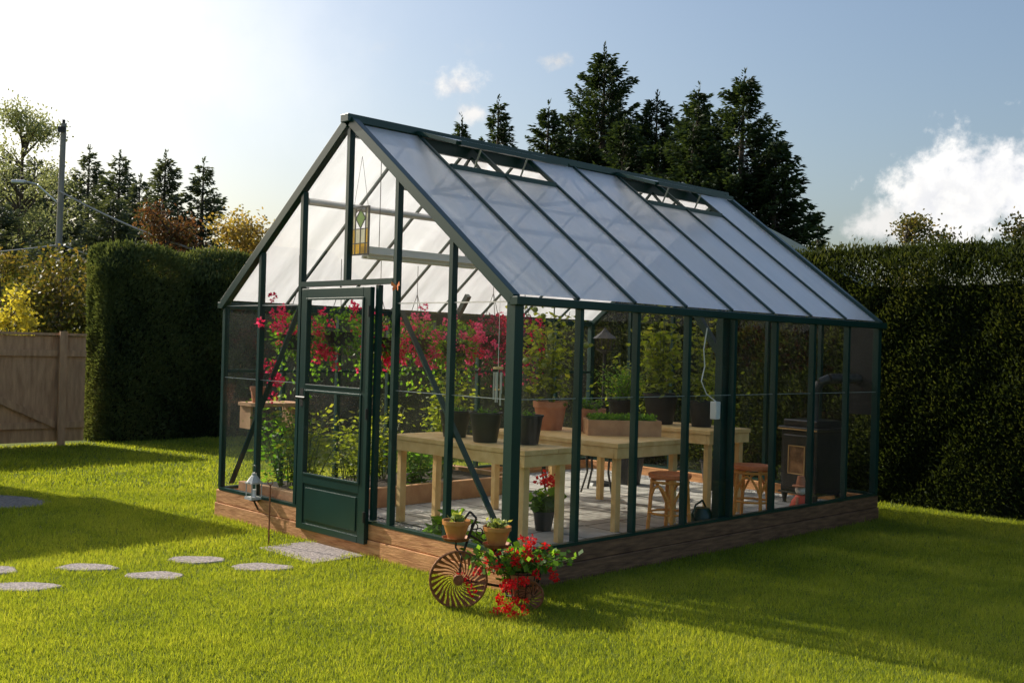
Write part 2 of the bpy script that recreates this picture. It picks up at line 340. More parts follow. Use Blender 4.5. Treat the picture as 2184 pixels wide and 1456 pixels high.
for a0 in (BAY,5*BAY):
    part('vent_header',MB().beam(rp(a0+.02,VH,0,.014),rp(a0+2*BAY-.02,VH,0,.014),.045,.04),M_frame)
    V=bpy.data.objects.new('roof_vent',None); C.objects.link(V); V.parent=GH; V.location=(a0,W/2-.06,ZR+.0)
    Lv=.50; an=math.radians(15.5); dy,dz=-Lv*math.cos(an),-Lv*math.sin(an)
    b=MB()
    b.beam((-.01,0,0),(-.01,dy,dz),.035,.03); b.beam((2*BAY+.01,0,0),(2*BAY+.01,dy,dz),.035,.03)
    b.beam((.01,dy,dz),(2*BAY-.01,dy,dz),.035,.034); b.beam((.01,-.01,0),(2*BAY-.01,-.01,0),.03,.03); b.beam((BAY,-.03,-.01),(BAY,dy+.02,dz),.02,.026)
    b.make('vent_frame',M_frame,V)
    MB().add([(.01,-.03,.004),(2*BAY-.01,-.03,.004),(2*BAY-.01,dy,dz+.004),(.01,dy,dz+.004)],[(0,1,2,3)]).make('vent_panel',MP,V)
    for x in (.35,.87): MB().cyl((x,dy*.75,dz*.75),(x,-.28,-.26),.008).make('vent_arm',M_alu,V)
for a in (2*BAY,4*BAY,6*BAY):
    b=MB()
    b.beam((a,W/2-.42,ZR-.34),(a,W/2+.42,ZR-.34),.02,.035)
    b.beam((a,W/2,ZR-.1),(a,W/2-.25,ZR-.34),.014,.025); b.beam((a,W/2,ZR-.1),(a,W/2+.25,ZR-.34),.014,.025)
    part('roof_truss',b,M_frame)
b=MB(); b.box(2.36,2.50,.045,.10,.15,ZE-.03); b.box(2.375,2.485,.10,.12,.15,ZE-.05); b.beam((2.43,.09,ZE-.35),(2.43,.5,ZE+.2),.05,.05); part('truss_post',b,M_frame)
b=MB(); b.box(2.36,2.50,W-.10,W-.045,.15,ZE-.03); b.beam((2.43,W-.09,ZE-.35),(2.43,W-.5,ZE+.2),.05,.05); part('truss_post',b,M_frame)
part('purlin_pipe',MB().cyl((.03,2.44,2.68),(L-.03,2.44,2.68),.030,n=10),M_alu,smooth=True)
part('purlin_pipe',MB().cyl((.03,1.22,2.68),(L-.03,1.22,2.68),.014,n=8),M_alu,smooth=True)
part('wall_rail',MB().beam((.03,W-.045,1.28),(L-.03,W-.045,1.28),.02,.025),M_frame)
part('brace',MB().beam((.045,1.22,1.80),(.045,.12,.34),.012,.045,up=(1,0,0)),M_frame)
part('brace',MB().beam((.045,2.46,1.95),(.045,3.54,.30),.012,.045,up=(1,0,0)),M_frame)
M_seal=surf('seal',(.25,.3,.28),(.35,.4,.38),4,.3)
for x0,x1 in ((.05,.59),(.63,1.2),(2.46,3.03),(3.07,3.62)):
    part('glass_seam',MB().box(-.003,.003,x0,x1,1.222,1.226),M_seal); part('glass_clip_bar',MB().box(-.006,.006,x0,x1,1.845,1.853),M_alu)
for i in range(8): part('glass_seam',MB().box(i*BAY+.04,(i+1)*BAY-.02,-.003,.003,1.222,1.226),M_seal)
for i in range(8):
    for bb in (0,W):
        a0,a1=i*BAY+.018,(i+1)*BAY-.018
        if i==7 and bb==0 : a1=L-.04
        part('glass_pane',MB().add([(a0,bb,ZB+.02),(a1,bb,ZB+.02),(a1,bb,ZE-.03),(a0,bb,ZE-.03)],[(0,1,2,3)]),MG)
for aa in (0,L):
    for i in range(6):
        b0,b1=i*BAY+.018,(i+1)*BAY-.018; z0=ZB+.02
        if aa==0 and i in(2,3): z0=2.03
        if aa==L and i==0: z0=1.84
        part('glass_pane',MB().add([(aa,b0,z0),(aa,b1,z0),(aa,b1,zroof(b1)-.04),(aa,b0,zroof(b0)-.04)],[(0,1,2,3)]),MG)
part('flue_wall_panel',MB().box(L-.012,L+.012,.04,.36,1.0,1.835),M_black)
part('glass_pane',MB().add([(L,.04,ZB+.02),(L,.59,ZB+.02),(L,.59,1.0),(L,.04,1.0)],[(0,1,2,3)]),MG)
part('glass_pane',MB().add([(L,.37,1.0),(L,.59,1.0),(L,.59,1.84),(L,.37,1.84)],[(0,1,2,3)]),MG)
# door
D=bpy.data.objects.new('door',None); C.objects.link(D); D.parent=GH; D.location=(-.042,1.45,.09)
b=MB(); h=1.88; w_=.90; f=.085
b.box(-.02,.02,0,f,0,h);b.box(-.02,.02,w_-f,w_,0,h);b.box(-.021,.019,f,w_-f,h-f,h);b.box(-.021,.019,f,w_-f,1.08,1.13);b.box(-.021,.019,f,w_-f,.36,.44);b.box(-.021,.019,f,w_-f,0,.05)
for y0,y1,z0,z1 in((f,w_-f,.44,1.08),(f,w_-f,1.13,h-f)):
    for q in((y0-.012,y0+.006,z0-.012,z1+.012),(y1-.006,y1+.012,z0-.012,z1+.012),(y0+.007,y1-.007,z0-.012,z0+.006),(y0+.007,y1-.007,z1-.006,z1+.012)): b.box(-.028,-.0215,*q)
b.make('door_frame',M_frame,D,bevel=.004)
b=MB(); b.box(-.012,.012,f,w_-f,.05,.36); b.box(-.02,-.0125,f+.03,w_-f-.03,.08,.33); b.make('kick_panel',M_frame,D,bevel=.003)
for z0,z1 in((.44,1.08),(1.13,h-f)): MB().add([(-.002,f,z0),(-.002,w_-f,z0),(-.002,w_-f,z1),(-.002,f,z1)],[(0,1,2,3)]).make('door_pane',MG,D)
b=MB(); b.cyl((-.02,w_-.04,1.03),(-.075,w_-.04,1.03),.012); b.cyl((-.07,w_-.04,1.03),(-.07,w_-.16,1.03),.011); b.box(-.026,-.0205,w_-.065,w_-.02,.96,1.1); b.make('door_handle',M_black,D)
for z in(.2,.95,1.7): MB().cyl((-.025,.0,z-.04),(-.025,.0,z+.04),.012).make('hinge',M_black,D)
# ---------------------------------------------------------------- floor inside
m,n3,o=newmat('patio_pavers'); p=nd(n3,'ShaderNodeBsdfPrincipled'); p.inputs['Roughness'].default_value=.8
tc3=nd(n3,'ShaderNodeTexCoord'); br=nd(n3,'ShaderNodeTexBrick'); br.offset=0; br.inputs['Scale'].default_value=1; br.inputs['Brick Width'].default_value=.41; br.inputs['Row Height'].default_value=.41
br.inputs['Mortar Size'].default_value=.010; br.inputs['Color1'].default_value=(.58,.55,.50,1); br.inputs['Color2'].default_value=(.46,.44,.41,1); br.inputs['Mortar'].default_value=(.12,.11,.09,1)
n3.links.new(tc3.outputs['Object'],br.inputs['Vector'])
mx=nd(n3,'ShaderNodeMix',data_type='RGBA',blend_type='MULTIPLY'); mx.inputs[0].default_value=.7; n3.links.new(br.outputs[0],mx.inputs[6]); n3.links.new(ramp(n3,noise(n3,9,7),[(.3,(.6,.58,.55)),(.7,(1.1,1.1,1.1))]),mx.inputs[7])
n3.links.new(mx.outputs[2],p.inputs['Base Color']); n3.links.new(p.outputs[0],o.inputs[0]); M_pave=m
m,n3,o=newmat('gravel'); p=nd(n3,'ShaderNodeBsdfPrincipled'); p.inputs['Roughness'].default_value=.85
vo=nd(n3,'ShaderNodeTexVoronoi'); vo.inputs['Scale'].default_value=42; tc3=nd(n3,'ShaderNodeTexCoord'); n3.links.new(tc3.outputs['Object'],vo.inputs['Vector'])
bw=nd(n3,'ShaderNodeRGBToBW'); n3.links.new(vo.outputs['Color'],bw.inputs[0]); n3.links.new(ramp(n3,bw.outputs[0],[(.2,(.18,.18,.18)),(.6,(.42,.41,.39)),(.9,(.68,.66,.62))]),p.inputs['Base Color'])
bu=nd(n3,'ShaderNodeBump'); bu.invert=True; bu.inputs['Strength'].default_value=1; bu.inputs['Distance'].default_value=.02; n3.links.new(vo.outputs['Distance'],bu.inputs['Height']); n3.links.new(bu.outputs[0],p.inputs['Normal'])
n3.links.new(p.outputs[0],o.inputs[0]); M_gravel=m
b=MB(); b.add([(.09,.09,.142),(L-.06,.09,.142),(L-.06,W-.06,.142),(.09,W-.06,.142)],[(0,1,2,3)]); o=b.make('gravel_floor',M_gravel); o.location=G(0,0);o.rotation_euler=(0,0,TH); meta(o,None,None,kind='structure')
b=MB(); b.add([(.55,.28,.15),(L-.35,.28,.15),(L-.35,2.42,.15),(2.75,2.42,.15),(.55,2.42,.15)],[(0,1,2,3,4)]); b.add([(2.75,2.42,.15),(L-.35,2.42,.15),(L-.35,3.3,.15),(2.75,3.3,.15)],[(0,1,2,3)]); o=b.make('paving',M_pave); o.location=G(0,0);o.rotation_euler=(0,0,TH); meta(o,None,None,kind='structure')
b=MB(); n=24; b.add([(.8*math.cos(2*math.pi*j/n),.46*math.sin(2*math.pi*j/n),.006) for j in range(n)],[tuple(range(n))]); o=b.make('gravel_path',surf('dull_gravel',(.10,.09,.08),(.28,.26,.24),50,.9,bump=1)); o.location=(-5.0,9.75,0); meta(o,None,None,kind='structure')
T=thing('raised_garden_bed','low timber edged garden bed filled with soil','garden bed',G(.12,2.5,.142),TH)
b=MB(); b.box(0,2.5,0,.07,0,.17); b.box(2.43,2.5,.072,1.05,0,.17); b.box(0,.06,.072,1.05,0,.17); b.make('bed_edging',M_cedar,T,bevel=.004)
MB().box(.061,2.429,.073,1.05,.0,.13).make('soil',M_soil,T)
def table(lb,a0,a1,b0,b1,zt):
    zf=.15; T=thing('work_table',lb,'table',G(a0,b0,zf),TH,'pine work tables in the greenhouse'); X,Y,Z=a1-a0,b1-b0,zt-zf
    n=max(3,int(X/.14)); wd=X/n
    b=MB()
    for i in range(n): b.box(i*wd+.002,(i+1)*wd-.002,0,Y,Z-.035,Z)
    b.make('table_top',M_pine,T,bevel=.003)
    b=MB(); z0=Z-.035-.085; z1=Z-.037
    b.box(.01,X-.01,.01,.045,z0,z1); b.box(.01,X-.01,Y-.045,Y-.01,z0,z1); b.box(.01,.045,.047,Y-.047,z0,z1); b.box(X-.045,X-.01,.047,Y-.047,z0,z1); b.make('apron',M_pine,T,bevel=.003)
    for x in (.047,X-.105):
        for y in (.047,Y-.095): MB().box(x,x+.058,y,y+.048,0,z1-.003).make('leg',M_pine,T,bevel=.003)
table('pine table holding black nursery pots near the door',.50,1.02,.38,1.90,.84)
table('pine table with a wooden planter box and terracotta pots',1.55,2.42,.42,1.92,.84)
table('pine table beside the iron stove with dark pots',2.80,3.42,.45,1.80,.89)
def pot_thing(name,lb,cat,loc,r,h,mat,rim=True,soil=True,group=None,taper=.72):
    T=thing(name,lb,cat,loc,TH,group); b=MB()
    pr=[(r*taper*.96,0),(r*taper,0.005)]
    if rim: pr+=[(r*.92,h*.78),(r*1.0,h*.79),(r*1.02,h),(r*.93,h),(r*.9,h*.85)]
    else: pr+=[(r*.97,h*.93),(r*1.04,h*.94),(r*1.04,h),(r*.95,h),(r*.93,h*.85)]
    b.lathe([(0.001,0)]+pr,22); b.make('pot',mat,T,smooth=True)
    if soil: MB().lathe([(r*.9,h*.86),(r*.4,h*.9),(.001,h*.9)],16).make('soil',M_soil,T)
    return T
def plant_geo(h,spread,nst,nl,Ll,Wl,droop=.3,base_z=0.,tmin=.15,sc=.07,r0=0.):
    P=[];Dd=[];st=[]
    for s in range(nst):
        an=rng.uniform(0,2*np.pi);sp=spread*rng.uniform(.2,1);hh=h*rng.uniform(.65,1.05);bx=r0*rng.uniform(-1,1);by=r0*rng.uniform(-1,1)
        f=lambda t:np.array([bx+math.cos(an)*sp*t**1.3,by+math.sin(an)*sp*t**1.3,base_z+hh*t])
        st.append([f(t) for t in np.linspace(0,1,5)])
        for j in range(nl):
            t=rng.uniform(tmin,1.0); P.append(f(t)+rng.normal(0,sc,3)*np.array([1,1,.7])); a2=rng.uniform(0,2*np.pi); Dd.append([math.cos(a2),math.sin(a2),rng.uniform(-droop*2,.6-droop)])
    P=np.array(P);P[:,2]=np.maximum(P[:,2],base_z+.0);Dd=np.array(Dd)
    return st,P,Dd,leaves(P,Dd,rng.uniform(.6,1.2,len(P))*Ll,rng.uniform(.7,1.2,len(P))*Wl)
def plant(T,h,spread,nst,nl,Ll,Wl,mat=None,droop=.3,base_z=0.,sc=.07,r0=0.,flowers=0,fm=None,fr=.03,stake=False,tmin=.15,fruit=0):
    st,P,Dd,V=plant_geo(h,spread,nst,nl,Ll,Wl,droop,base_z,tmin,sc,r0)
    b=MB()
    for s in st: b.tube(s,[.006,.005,.004,.003,.002],5)
    if stake: b.cyl((0.02,0,base_z),(.02,0,base_z+h*1.02),.006)
    b.make('stem',M_stem,T)
    hz=(P[:,2]-base_z)/max(h,.01); fol('foliage',V,.25+.4*hz+rng.normal(0,.18,len(P)),mat or L_green,T)
    if flowers: flower_heads(T,[P[i]+np.array([0,0,.03]) for i in rng.choice(len(P),flowers)],fr,fm or L_redf)
    if fruit:
        b=MB()
        for i in rng.choice(len(P),fruit): b.ball(P[i],.028,7)
        b.make('fruit',M_gtom,T,smooth=True)
def flower_heads(T,cs,fr,fm,np_=26,name='flower'):
    PP=[];DD=[]
    for c in cs:
        d=unit(rng.normal(size=(np_,3))); PP.append(np.array(c)+d*fr*rng.uniform(.4,1,(np_,1))); DD.append(d+rng.normal(0,.6,(np_,3)))
    PP=np.concatenate(PP);DD=np.concatenate(DD)
    return fol(name,leaves(PP,DD,fr*.75,fr*.7),rng.uniform(0,1,len(PP)),fm,T)
ZT=.84
for i,(a,b_,r,h) in enumerate([(.72,1.02,.125,.225),(.88,.74,.12,.22),(.80,1.46,.125,.21)]):
    T=pot_thing('nursery_pot','black plastic nursery pot with seedlings on pine table','plant pot',G(a,b_,ZT),r,h,M_plastic,rim=False,group='black nursery pots on tables')
    plant(T,.05,.08,14,9,.025,.014,base_z=h*.90,sc=.015,r0=.06)
T=pot_thing('potted_tomato_plant','terracotta pot with tall tomato plant on pine table','potted plant',G(2.05,1.62,ZT),.15,.25,M_terra)
plant(T,.88,.32,10,70,.07,.036,L_tom,.35,.22,sc=.085,stake=True,fruit=10)
T=pot_thing('potted_herb','terracotta pot of low green seedlings on pine table','potted plant',G(2.28,1.36,ZT),.14,.2,M_terra)
plant(T,.12,.12,20,10,.035,.02,base_z=.17,sc=.025,r0=.09)
T=pot_thing('potted_tomato_plant','tomato plant climbing from a black pot','potted plant',G(3.08,1.20,.89),.16,.28,M_plastic,rim=False)
plant(T,.78,.30,10,64,.07,.036,L_tom,.35,.25,sc=.085,stake=True,fruit=8)
T=pot_thing('potted_pepper_plant','leafy plant in dark pot beside the window','potted plant',G(3.16,.80,.89),.12,.23,M_plastic,rim=False)
plant(T,.75,.2,8,44,.065,.032,L_tom,.3,.2,sc=.07,stake=True)
T=pot_thing('potted_rosemary','dark potted rosemary bush on the pine table','potted plant',G(3.02,1.62,.89),.13,.2,M_plastic,rim=False)
plant(T,.32,.2,22,50,.035,.012,L_green,.0,.18,sc=.03,r0=.1)
T=pot_thing('potted_tomato_plant','tomato plant in black pot by the far wall','potted plant',G(4.0,2.3,.15),.16,.3,M_plastic,rim=False)
plant(T,1.25,.38,11,54,.07,.038,L_tom,.35,.28,sc=.09,fruit=8)
T=pot_thing('potted_tomato_plant','green tomato plant in black pot by the back gable','potted plant',G(4.4,1.5,.15),.15,.3,M_plastic,rim=False)
plant(T,1.3,.25,9,48,.07,.038,L_tom,.35,.28,sc=.08)
T=thing('planter_box','shallow wooden planter box of seedlings on pine table','planter box',(.95,9.02,ZT),.08)
b=MB(); x,y,h=.31,.15,.13
b.box(-x,x,-y,-y+.02,0,h);b.box(-x,x,y-.02,y,0,h);b.box(-x,-x+.02,-y+.021,y-.021,0,h);b.box(x-.02,x,-y+.021,y-.021,0,h); b.make('box',M_cedar,T,bevel=.002)
MB().box(-x+.021,x-.021,-y+.021,y-.021,.01,h-.02).make('soil',M_soil,T)
P=np.stack([rng.uniform(-x+.03,x-.03,1500),rng.uniform(-y+.03,y-.03,1500),rng.uniform(h-.03,h+.035,1500)],1); Dd=rng.normal(size=P.shape)*np.array([1,1,.4])+np.array([0,0,.5]); fol('foliage',leaves(P,Dd,.03,.016),rng.uniform(.3,1,1500),L_green,T)
T=pot_thing('potted_geranium','red geranium in small black pot on paving','potted plant',G(1.21,.86,.15),.085,.15,M_plastic,rim=False)
plant(T,.17,.12,9,14,.085,.08,L_green,.1,.13,sc=.03); flower_heads(T,[(-.05,0,.39),(.04,.03,.41),(.09,-.02,.38),(0,-.06,.37)],.04,L_redf)
T=thing('hosta_plant','broad leaved green plant on the gravel floor','plant',G(.34,1.02,.145),0)
plant(T,.22,.16,8,8,.14,.07,L_green,.1,0,sc=.02)
T=thing('hosta_plant','low leafy green plant by the glass corner','plant',G(.2,.45,.145),0)
plant(T,.16,.14,8,8,.11,.05,L_green,.1,0,sc=.02)
for i,(a,b_,h,sp,mt) in enumerate([(.35,2.85,.76,.28,L_tom),(.45,3.3,.85,.3,L_green),(.95,3.0,.65,.3,L_tom),(1.45,3.3,.8,.3,L_tom),(1.5,2.8,.42,.25,L_green),(2.0,3.0,1.3,.3,L_tom),(2.35,3.35,.85,.3,L_tom)]):
    T=thing('vegetable_plant','leafy green vegetable plant growing in the raised bed','plant',G(a,b_,.26),0,'vegetable plants in the raised bed')
    plant(T,h,sp,13,42 if h<1 else 75,.062,.030,mt,.25,0,sc=.06,r0=.08)
for i,(a,b_,fm,lb,z,k) in enumerate([(.36,3.05,L_mag,'crimson geranium',1.60,34),(.80,3.05,L_mag,'crimson geranium',1.64,30),(1.22,3.02,L_mag,'crimson petunia',1.60,30),(1.68,3.05,L_pink,'pink petunia',1.60,34),(2.12,3.0,L_pink,'pink petunia',1.57,30),(2.58,2.95,L_purp,'purple coleus',1.66,18),(3.08,3.0,L_purp,'purple coleus',1.66,16)]):
    T=thing('hanging_basket','hanging basket overflowing with %s flowers'%lb,'hanging basket',G(a,b_,z-.12),TH,'hanging flower baskets')
    MB().lathe([(.001,0),(.1,.005),(.15,.12),(.16,.13),(.14,.13)],18).make('basket',M_plastic,T,smooth=True)
    b=MB()
    for q in range(3): b.cyl((.14*math.cos(q*2.1),.14*math.sin(q*2.1),.13),(0,0,.55),.003,n=4)
    b.cyl((0,0,.55),(0,0,zroof(b_)-z+.10),.003,n=4); b.make('hanger',M_iron,T)
    n=560; d=unit(rng.normal(size=(n,3))); rr=rng.uniform(.3,1,(n,1))**.5; P=d*rr*np.array([.27,.24,.20])+np.array([0,0,.14]); P[:,2]-=np.where(rng.random(n)<.35,rng.uniform(0,.4,n),0)
    Dd=d+rng.normal(0,.5,(n,3))-np.array([0,0,.4]); fol('foliage',leaves(P,Dd,.042,.026),rng.uniform(.1,.9,n),L_green if fm!=L_purp else L_purp,T)
    cc=unit(rng.normal(size=(7,3))+np.array([0,0,.2]))*np.array([.30,.25,.24]); cc[:,2]-=np.where(rng.random(7)<.35,rng.uniform(.05,.35,7),0)
    cs=cc[rng.integers(0,7,k)]+rng.normal(0,.065,(k,3))+np.array([0,0,.15])
    flower_heads(T,cs,.036,fm if fm!=L_purp else L_mag)
T=thing('rattan_stool','orange woven rattan stool on the paving','stool',G(1.97,.235,.15),TH,'rattan stools'); h=.445
MB().lathe([(.001,h-.03),(.13,h-.03),(.165,h-.02),(.17,h),(.165,h+.012),(.13,h+.006),(.001,h)],24).make('seat',M_rseat,T,smooth=True)
for k in range(4):
    t=math.pi/4+k*math.pi/2; MB().tube([(.135*math.cos(t),.135*math.sin(t),h-.02),(.15*math.cos(t),.15*math.sin(t),.2),(.165*math.cos(t),.165*math.sin(t),0)],.015,8).make('leg',M_rattan,T,smooth=True)
MB().ring((0,0,.15),.15,.010).make('stretcher',M_rattan,T,smooth=True)
b=MB(); b.ring((0,0,h-.05),.145,.012)
for k in range(4):
    t0=math.pi/4+k*math.pi/2; pts=[]
    for q in range(7):
        t=t0+q/6*math.pi/2; pts.append((.148*math.cos(t),.148*math.sin(t),.2+.17*math.sin(q/6*math.pi)))
    b.tube(pts,.010,5)
b.make('arched_brace',M_rattan,T,smooth=True)
copy_thing(T,G(3.12,.235,.15),TH+.3)
T=thing('pellet_stove','black cast iron stove with glass door and gold trim','stove',G(4.45,.43,.142),math.atan2(-.62,-.78))
b=MB(); b.box(-.21,.21,-.20,.20,.12,.70); b.box(-.235,.235,-.225,.225,.701,.735); b.box(-.20,.20,-.19,.19,.736,.80); b.box(-.23,.23,-.22,.22,.10,.119)
b.make('stove_body',M_stove,T,bevel=.012)
for x in(-.18,.18):
    for y in(-.17,.17): MB().lathe([(.001,0),(.03,0),(.018,.02),(.022,.06),(.035,.1)],8,(x,y,0)).make('leg',M_stove,T)
MB().box(.212,.235,-.16,.16,.17,.66).make('stove_door',M_stove,T,bevel=.008)
MB().box(.236,.239,-.085,.085,.30,.55).make('stove_window',surf('glow_tinted_glass',(.06,.03,.02),(.5,.27,.13),7,.1,coat=.5),T)  # small amber glow painted into the dark glass colour
b=MB()
for q in((-.095,-.086,.29,.56),(.086,.095,.29,.56)): b.box(.236,.246,*q)
b.box(.236,.246,-.0855,.0855,.29,.299);b.box(.236,.246,-.0855,.0855,.551,.56); b.box(.237,.245,-.22,.22,.705,.717); b.make('door_trim',M_copper,T)
T=thing('flue_pipe','grey ribbed stove flue pipe passing through the end wall','flue pipe',G(4.42,.30,.93),TH)
b=MB(); b.tube([(0,.1,.0),(0,.1,.25),(.02,.06,.37),(.08,.0,.41),(.50,-.12,.41)],.042,14)
for k in range(8): b.ring((.12+k*.045,-.01-.012*k,.41),.046,.005,'x',16)
b.make('pipe',surf('galvanised',(.03,.03,.03),(.07,.07,.07),8,.4,metal=.3),T,smooth=True)
MB().cyl((.50,-.12,.41),(.60,-.14,.41),.07,n=16).make('pipe_cap',M_iron,T)
T=thing('watering_can','dark green rounded watering can on gravel','watering can',G(2.36,.2,.15),TH)
MB().lathe([(.001,0),(.085,0),(.095,.03),(.09,.11),(.06,.16),(.03,.165),(.001,.165)],18).make('body',M_frame,T,smooth=True)
b=MB(); b.tube([(.08,0,.05),(.16,0,.12),(.22,0,.2)],[.018,.012,.01],8); b.cyl((.22,0,.2),(.24,0,.22),.012,.03); b.make('spout',M_frame,T)
MB().tube([(-.09,0,.05),(-.13,0,.12),(-.09,0,.19),(0,0,.22),(.05,0,.16)],.008,6).make('handle',M_frame,T)
T=thing('clay_pot_figure','small red clay flowerpot figure with pot hat','garden ornament',G(3.80,.16,.19),TH)
MB().lathe([(.001,-.045),(.10,-.045),(.105,-.02),(.08,.06),(.05,.10),(.04,.115)],16).make('body',surf('red_clay',(.75,.08,.04),(.85,.13,.06),9,.6),T,smooth=True)
MB().ball((0,0,.16),.05,10).make('head',surf('clay_skin',(.8,.72,.64),(.85,.8,.72),5,.6),T,smooth=True)
MB().lathe([(.075,.19),(.076,.20),(.045,.203),(.030,.285),(.001,.285)],16).make('hat',M_terra,T,smooth=True)
MB().tube([(-.05,0,.09),(-.10,-.02,.03),(-.12,-.06,-.02)],.014,6).make('arm',M_terra,T); MB().tube([(.05,0,.09),(.1,-.04,.03),(.11,-.08,-.02)],.014,6).make('arm',M_terra,T)
T=thing('garden_lantern_post','black iron lantern on a slim post','lantern',G(3.67,2.4,.15),TH)
b=MB(); b.cyl((0,0,0),(0,0,1.4),.018); b.lathe([(.001,0),(.14,0),(.12,.03),(.03,.05)],14); b.make('post',M_iron,T)
b=MB(); b.lathe([(.02,1.36),(.09,1.4),(.09,1.41)],6); b.lathe([(.13,1.52),(.05,1.58),(.012,1.62),(.001,1.64)],6)
for k in range(6): b.cyl((.085*math.cos(k*1.047),.085*math.sin(k*1.047),1.4),(.11*math.cos(k*1.047),.11*math.sin(k*1.047),1.52),.005,n=4)
b.make('lantern_head',M_iron,T)
T=thing('patio_chair','dark wrought iron patio chair on the paving','chair',G(3.3,2.1,.15),TH+.5,'iron patio chairs')
MB().lathe([(.001,.44),(.2,.44),(.22,.45),(.2,.46),(.001,.455)],18).make('seat',M_iron,T)
for k in range(4):
    t=math.pi/4+k*math.pi/2; MB().tube([(.17*math.cos(t),.17*math.sin(t),.44),(.15*math.cos(t),.15*math.sin(t),.2),(.22*math.cos(t),.22*math.sin(t),0)],.011,6).make('leg',M_iron,T)
b=MB(); b.tube([(-.2,.12,.45),(-.24,.14,.8),(-.24,.0,.9),(-.24,-.14,.8),(-.2,-.12,.45)],.011,6)
for y in(-.06,0,.06): b.tube([(-.2,y,.45),(-.24,y,.87)],.007,5)
b.make('backrest',M_iron,T)
copy_thing(T,G(2.7,2.45,.15),TH-.9)
T=thing('shop_light','long white fluorescent light fixture hanging from the roof','light fixture',G(.14,1.83,2.25),TH)
b=MB(); b.box(0,1.2,-.05,.05,.0,.05); b.box(0,1.2,-.085,.085,-.012,-.002); b.make('housing',M_white,T,bevel=.004)
MB().cyl((.02,-.035,-.03),(1.18,-.035,-.03),.013).make('tube',M_white,T); MB().cyl((.02,.035,-.03),(1.18,.035,-.03),.013).make('tube',M_white,T)
for x in(.15,1.05): MB().cyl((x,0,.05),(x,0,.86),.003,n=4).make('chain',M_iron,T)
T=thing('stained_glass_panel','hanging leaded glass panel in amber yellow and green','stained glass',G(.05,1.75,2.22),TH)
b=MB(); b.box(-.006,.006,-.11,-.098,0,.37);b.box(-.006,.006,.098,.11,0,.37);b.box(-.006,.006,-.097,.097,0,.012);b.box(-.006,.006,-.097,.097,.358,.37)
for y in(-.065,.065): b.box(-.004,.004,y-.003,y+.003,.013,.357)
b.box(-.0035,.0035,-.003,.003,.013,.2)
for z in(.09,.2): b.box(-.0045,.0045,-.097,.097,z-.003,z+.003)
b.beam((0,-.06,.28),(0,0,.205),.006,.006);b.beam((0,.06,.28),(0,0,.205),.006,.006); b.beam((0,-.06,.28),(0,0,.35),.006,.006);b.beam((0,.06,.28),(0,0,.35),.006,.006)
b.make('leading',M_iron,T)
def tint(n,c):
    m,q,o=newmat(n); t=nd(q,'ShaderNodeBsdfTransparent'); t.inputs[0].default_value=(*c,1); s=nd(q,'ShaderNodeBsdfTranslucent'); s.inputs[0].default_value=(*c,1); k=nd(q,'ShaderNodeMixShader'); k.inputs[0].default_value=.6
    q.links.new(t.outputs[0],k.inputs[1]);q.links.new(s.outputs[0],k.inputs[2]);q.links.new(k.outputs[0],o.inputs[0]); return m
b=MB(); q=lambda y0,y1,z0,z1,k:b.add([(0,y0,z0),(0,y1,z0),(0,y1,z1),(0,y0,z1)],[(0,1,2,3)],k)
q(-.097,-.068,.013,.197,0);q(.068,.097,.013,.197,0);q(-.062,-.004,.013,.087,0);q(.004,.062,.013,.087,0);q(-.062,-.004,.093,.197,1);q(.004,.062,.093,.197,1);q(-.097,-.068,.203,.357,1);q(.068,.097,.203,.357,1)
b.add([(0,0,.21),(0,.055,.28),(0,0,.345),(0,-.055,.28)],[(0,1,2,3)],2); b.make('glass_piece',[tint('amber_glass',(.85,.5,.05)),tint('cream_glass',(.85,.8,.55)),tint('green_glass',(.3,.45,.14))],T)
for y in(-.09,.09): MB().cyl((0,y,.37),(0,0,.75),.0015,n=4).make('hanging_wire',M_iron,T)
T=thing('wind_chime','silver tube wind chime hanging in the glass corner','wind chime',G(.11,.26,1.17),TH)
MB().cyl((0,0,.24),(0,0,.255),.035,n=14).make('chime_plate',M_pine,T); MB().cyl((0,0,.1),(0,0,.11),.022,n=12).make('striker',M_pine,T)
for k in range(5):
    x,y=.026*math.cos(k*1.257),.026*math.sin(k*1.257); MB().cyl((x,y,.0+.02*k),(x,y,.22),.006,n=8).make('chime_tube',M_alu,T)
MB().cyl((0,0,.02),(0,0,.72),.0015,n=4).make('cord',M_white,T)
T=thing('outlet_box','white electrical outlet box on the green post','outlet box',G(2.33,.075,1.03),TH)
MB().box(-.035,.025,-.03,.03,0,.14).make('box',M_white,T,bevel=.006)
MB().tube([(0,0,.14),(-.1,.02,.2),(-.16,.03,.3),(-.12,.03,.42),(-.14,.03,.55),(-.1,.03,.72)],.005,6).make('cord',M_white,T)
T=thing('butterfly_ornament','orange butterfly ornament hanging on the gable glass','ornament',G(-.03,1.19,1.97),TH)
MB().cyl((0,0,-.025),(0,0,.025),.004).make('body',M_iron,T)
M_wing=surf('orange_wing',(.7,.14,.02),(.8,.22,.03),40,.5)
for s in(-1,1): MB().add([(0,0,0),(-.01,s*.045,.035),(-.01,s*.05,.005),(-.005,s*.02,-.005),(-.01,s*.035,-.01),(-.01,s*.03,-.035),(0,s*.008,-.02)],[(0,1,2,3),(0,3,4,5,6)]).make('wing',M_wing,T)
T=thing('wall_shelf','small timber shelf behind the gable glass','shelf',G(.15,3.36,.98),TH); MB().box(-.05,.45,-.12,.2,0,.03).make('board',M_cedar,T)
for x in(-.03,.4): MB().box(x,x+.02,.02,.2,-.2,-.002).make('bracket',M_cedar,T)
T=pot_thing('terracotta_pot','small terracotta pot on a timber shelf','plant pot',G(.2,3.38,1.01),.08,.14,M_terra)
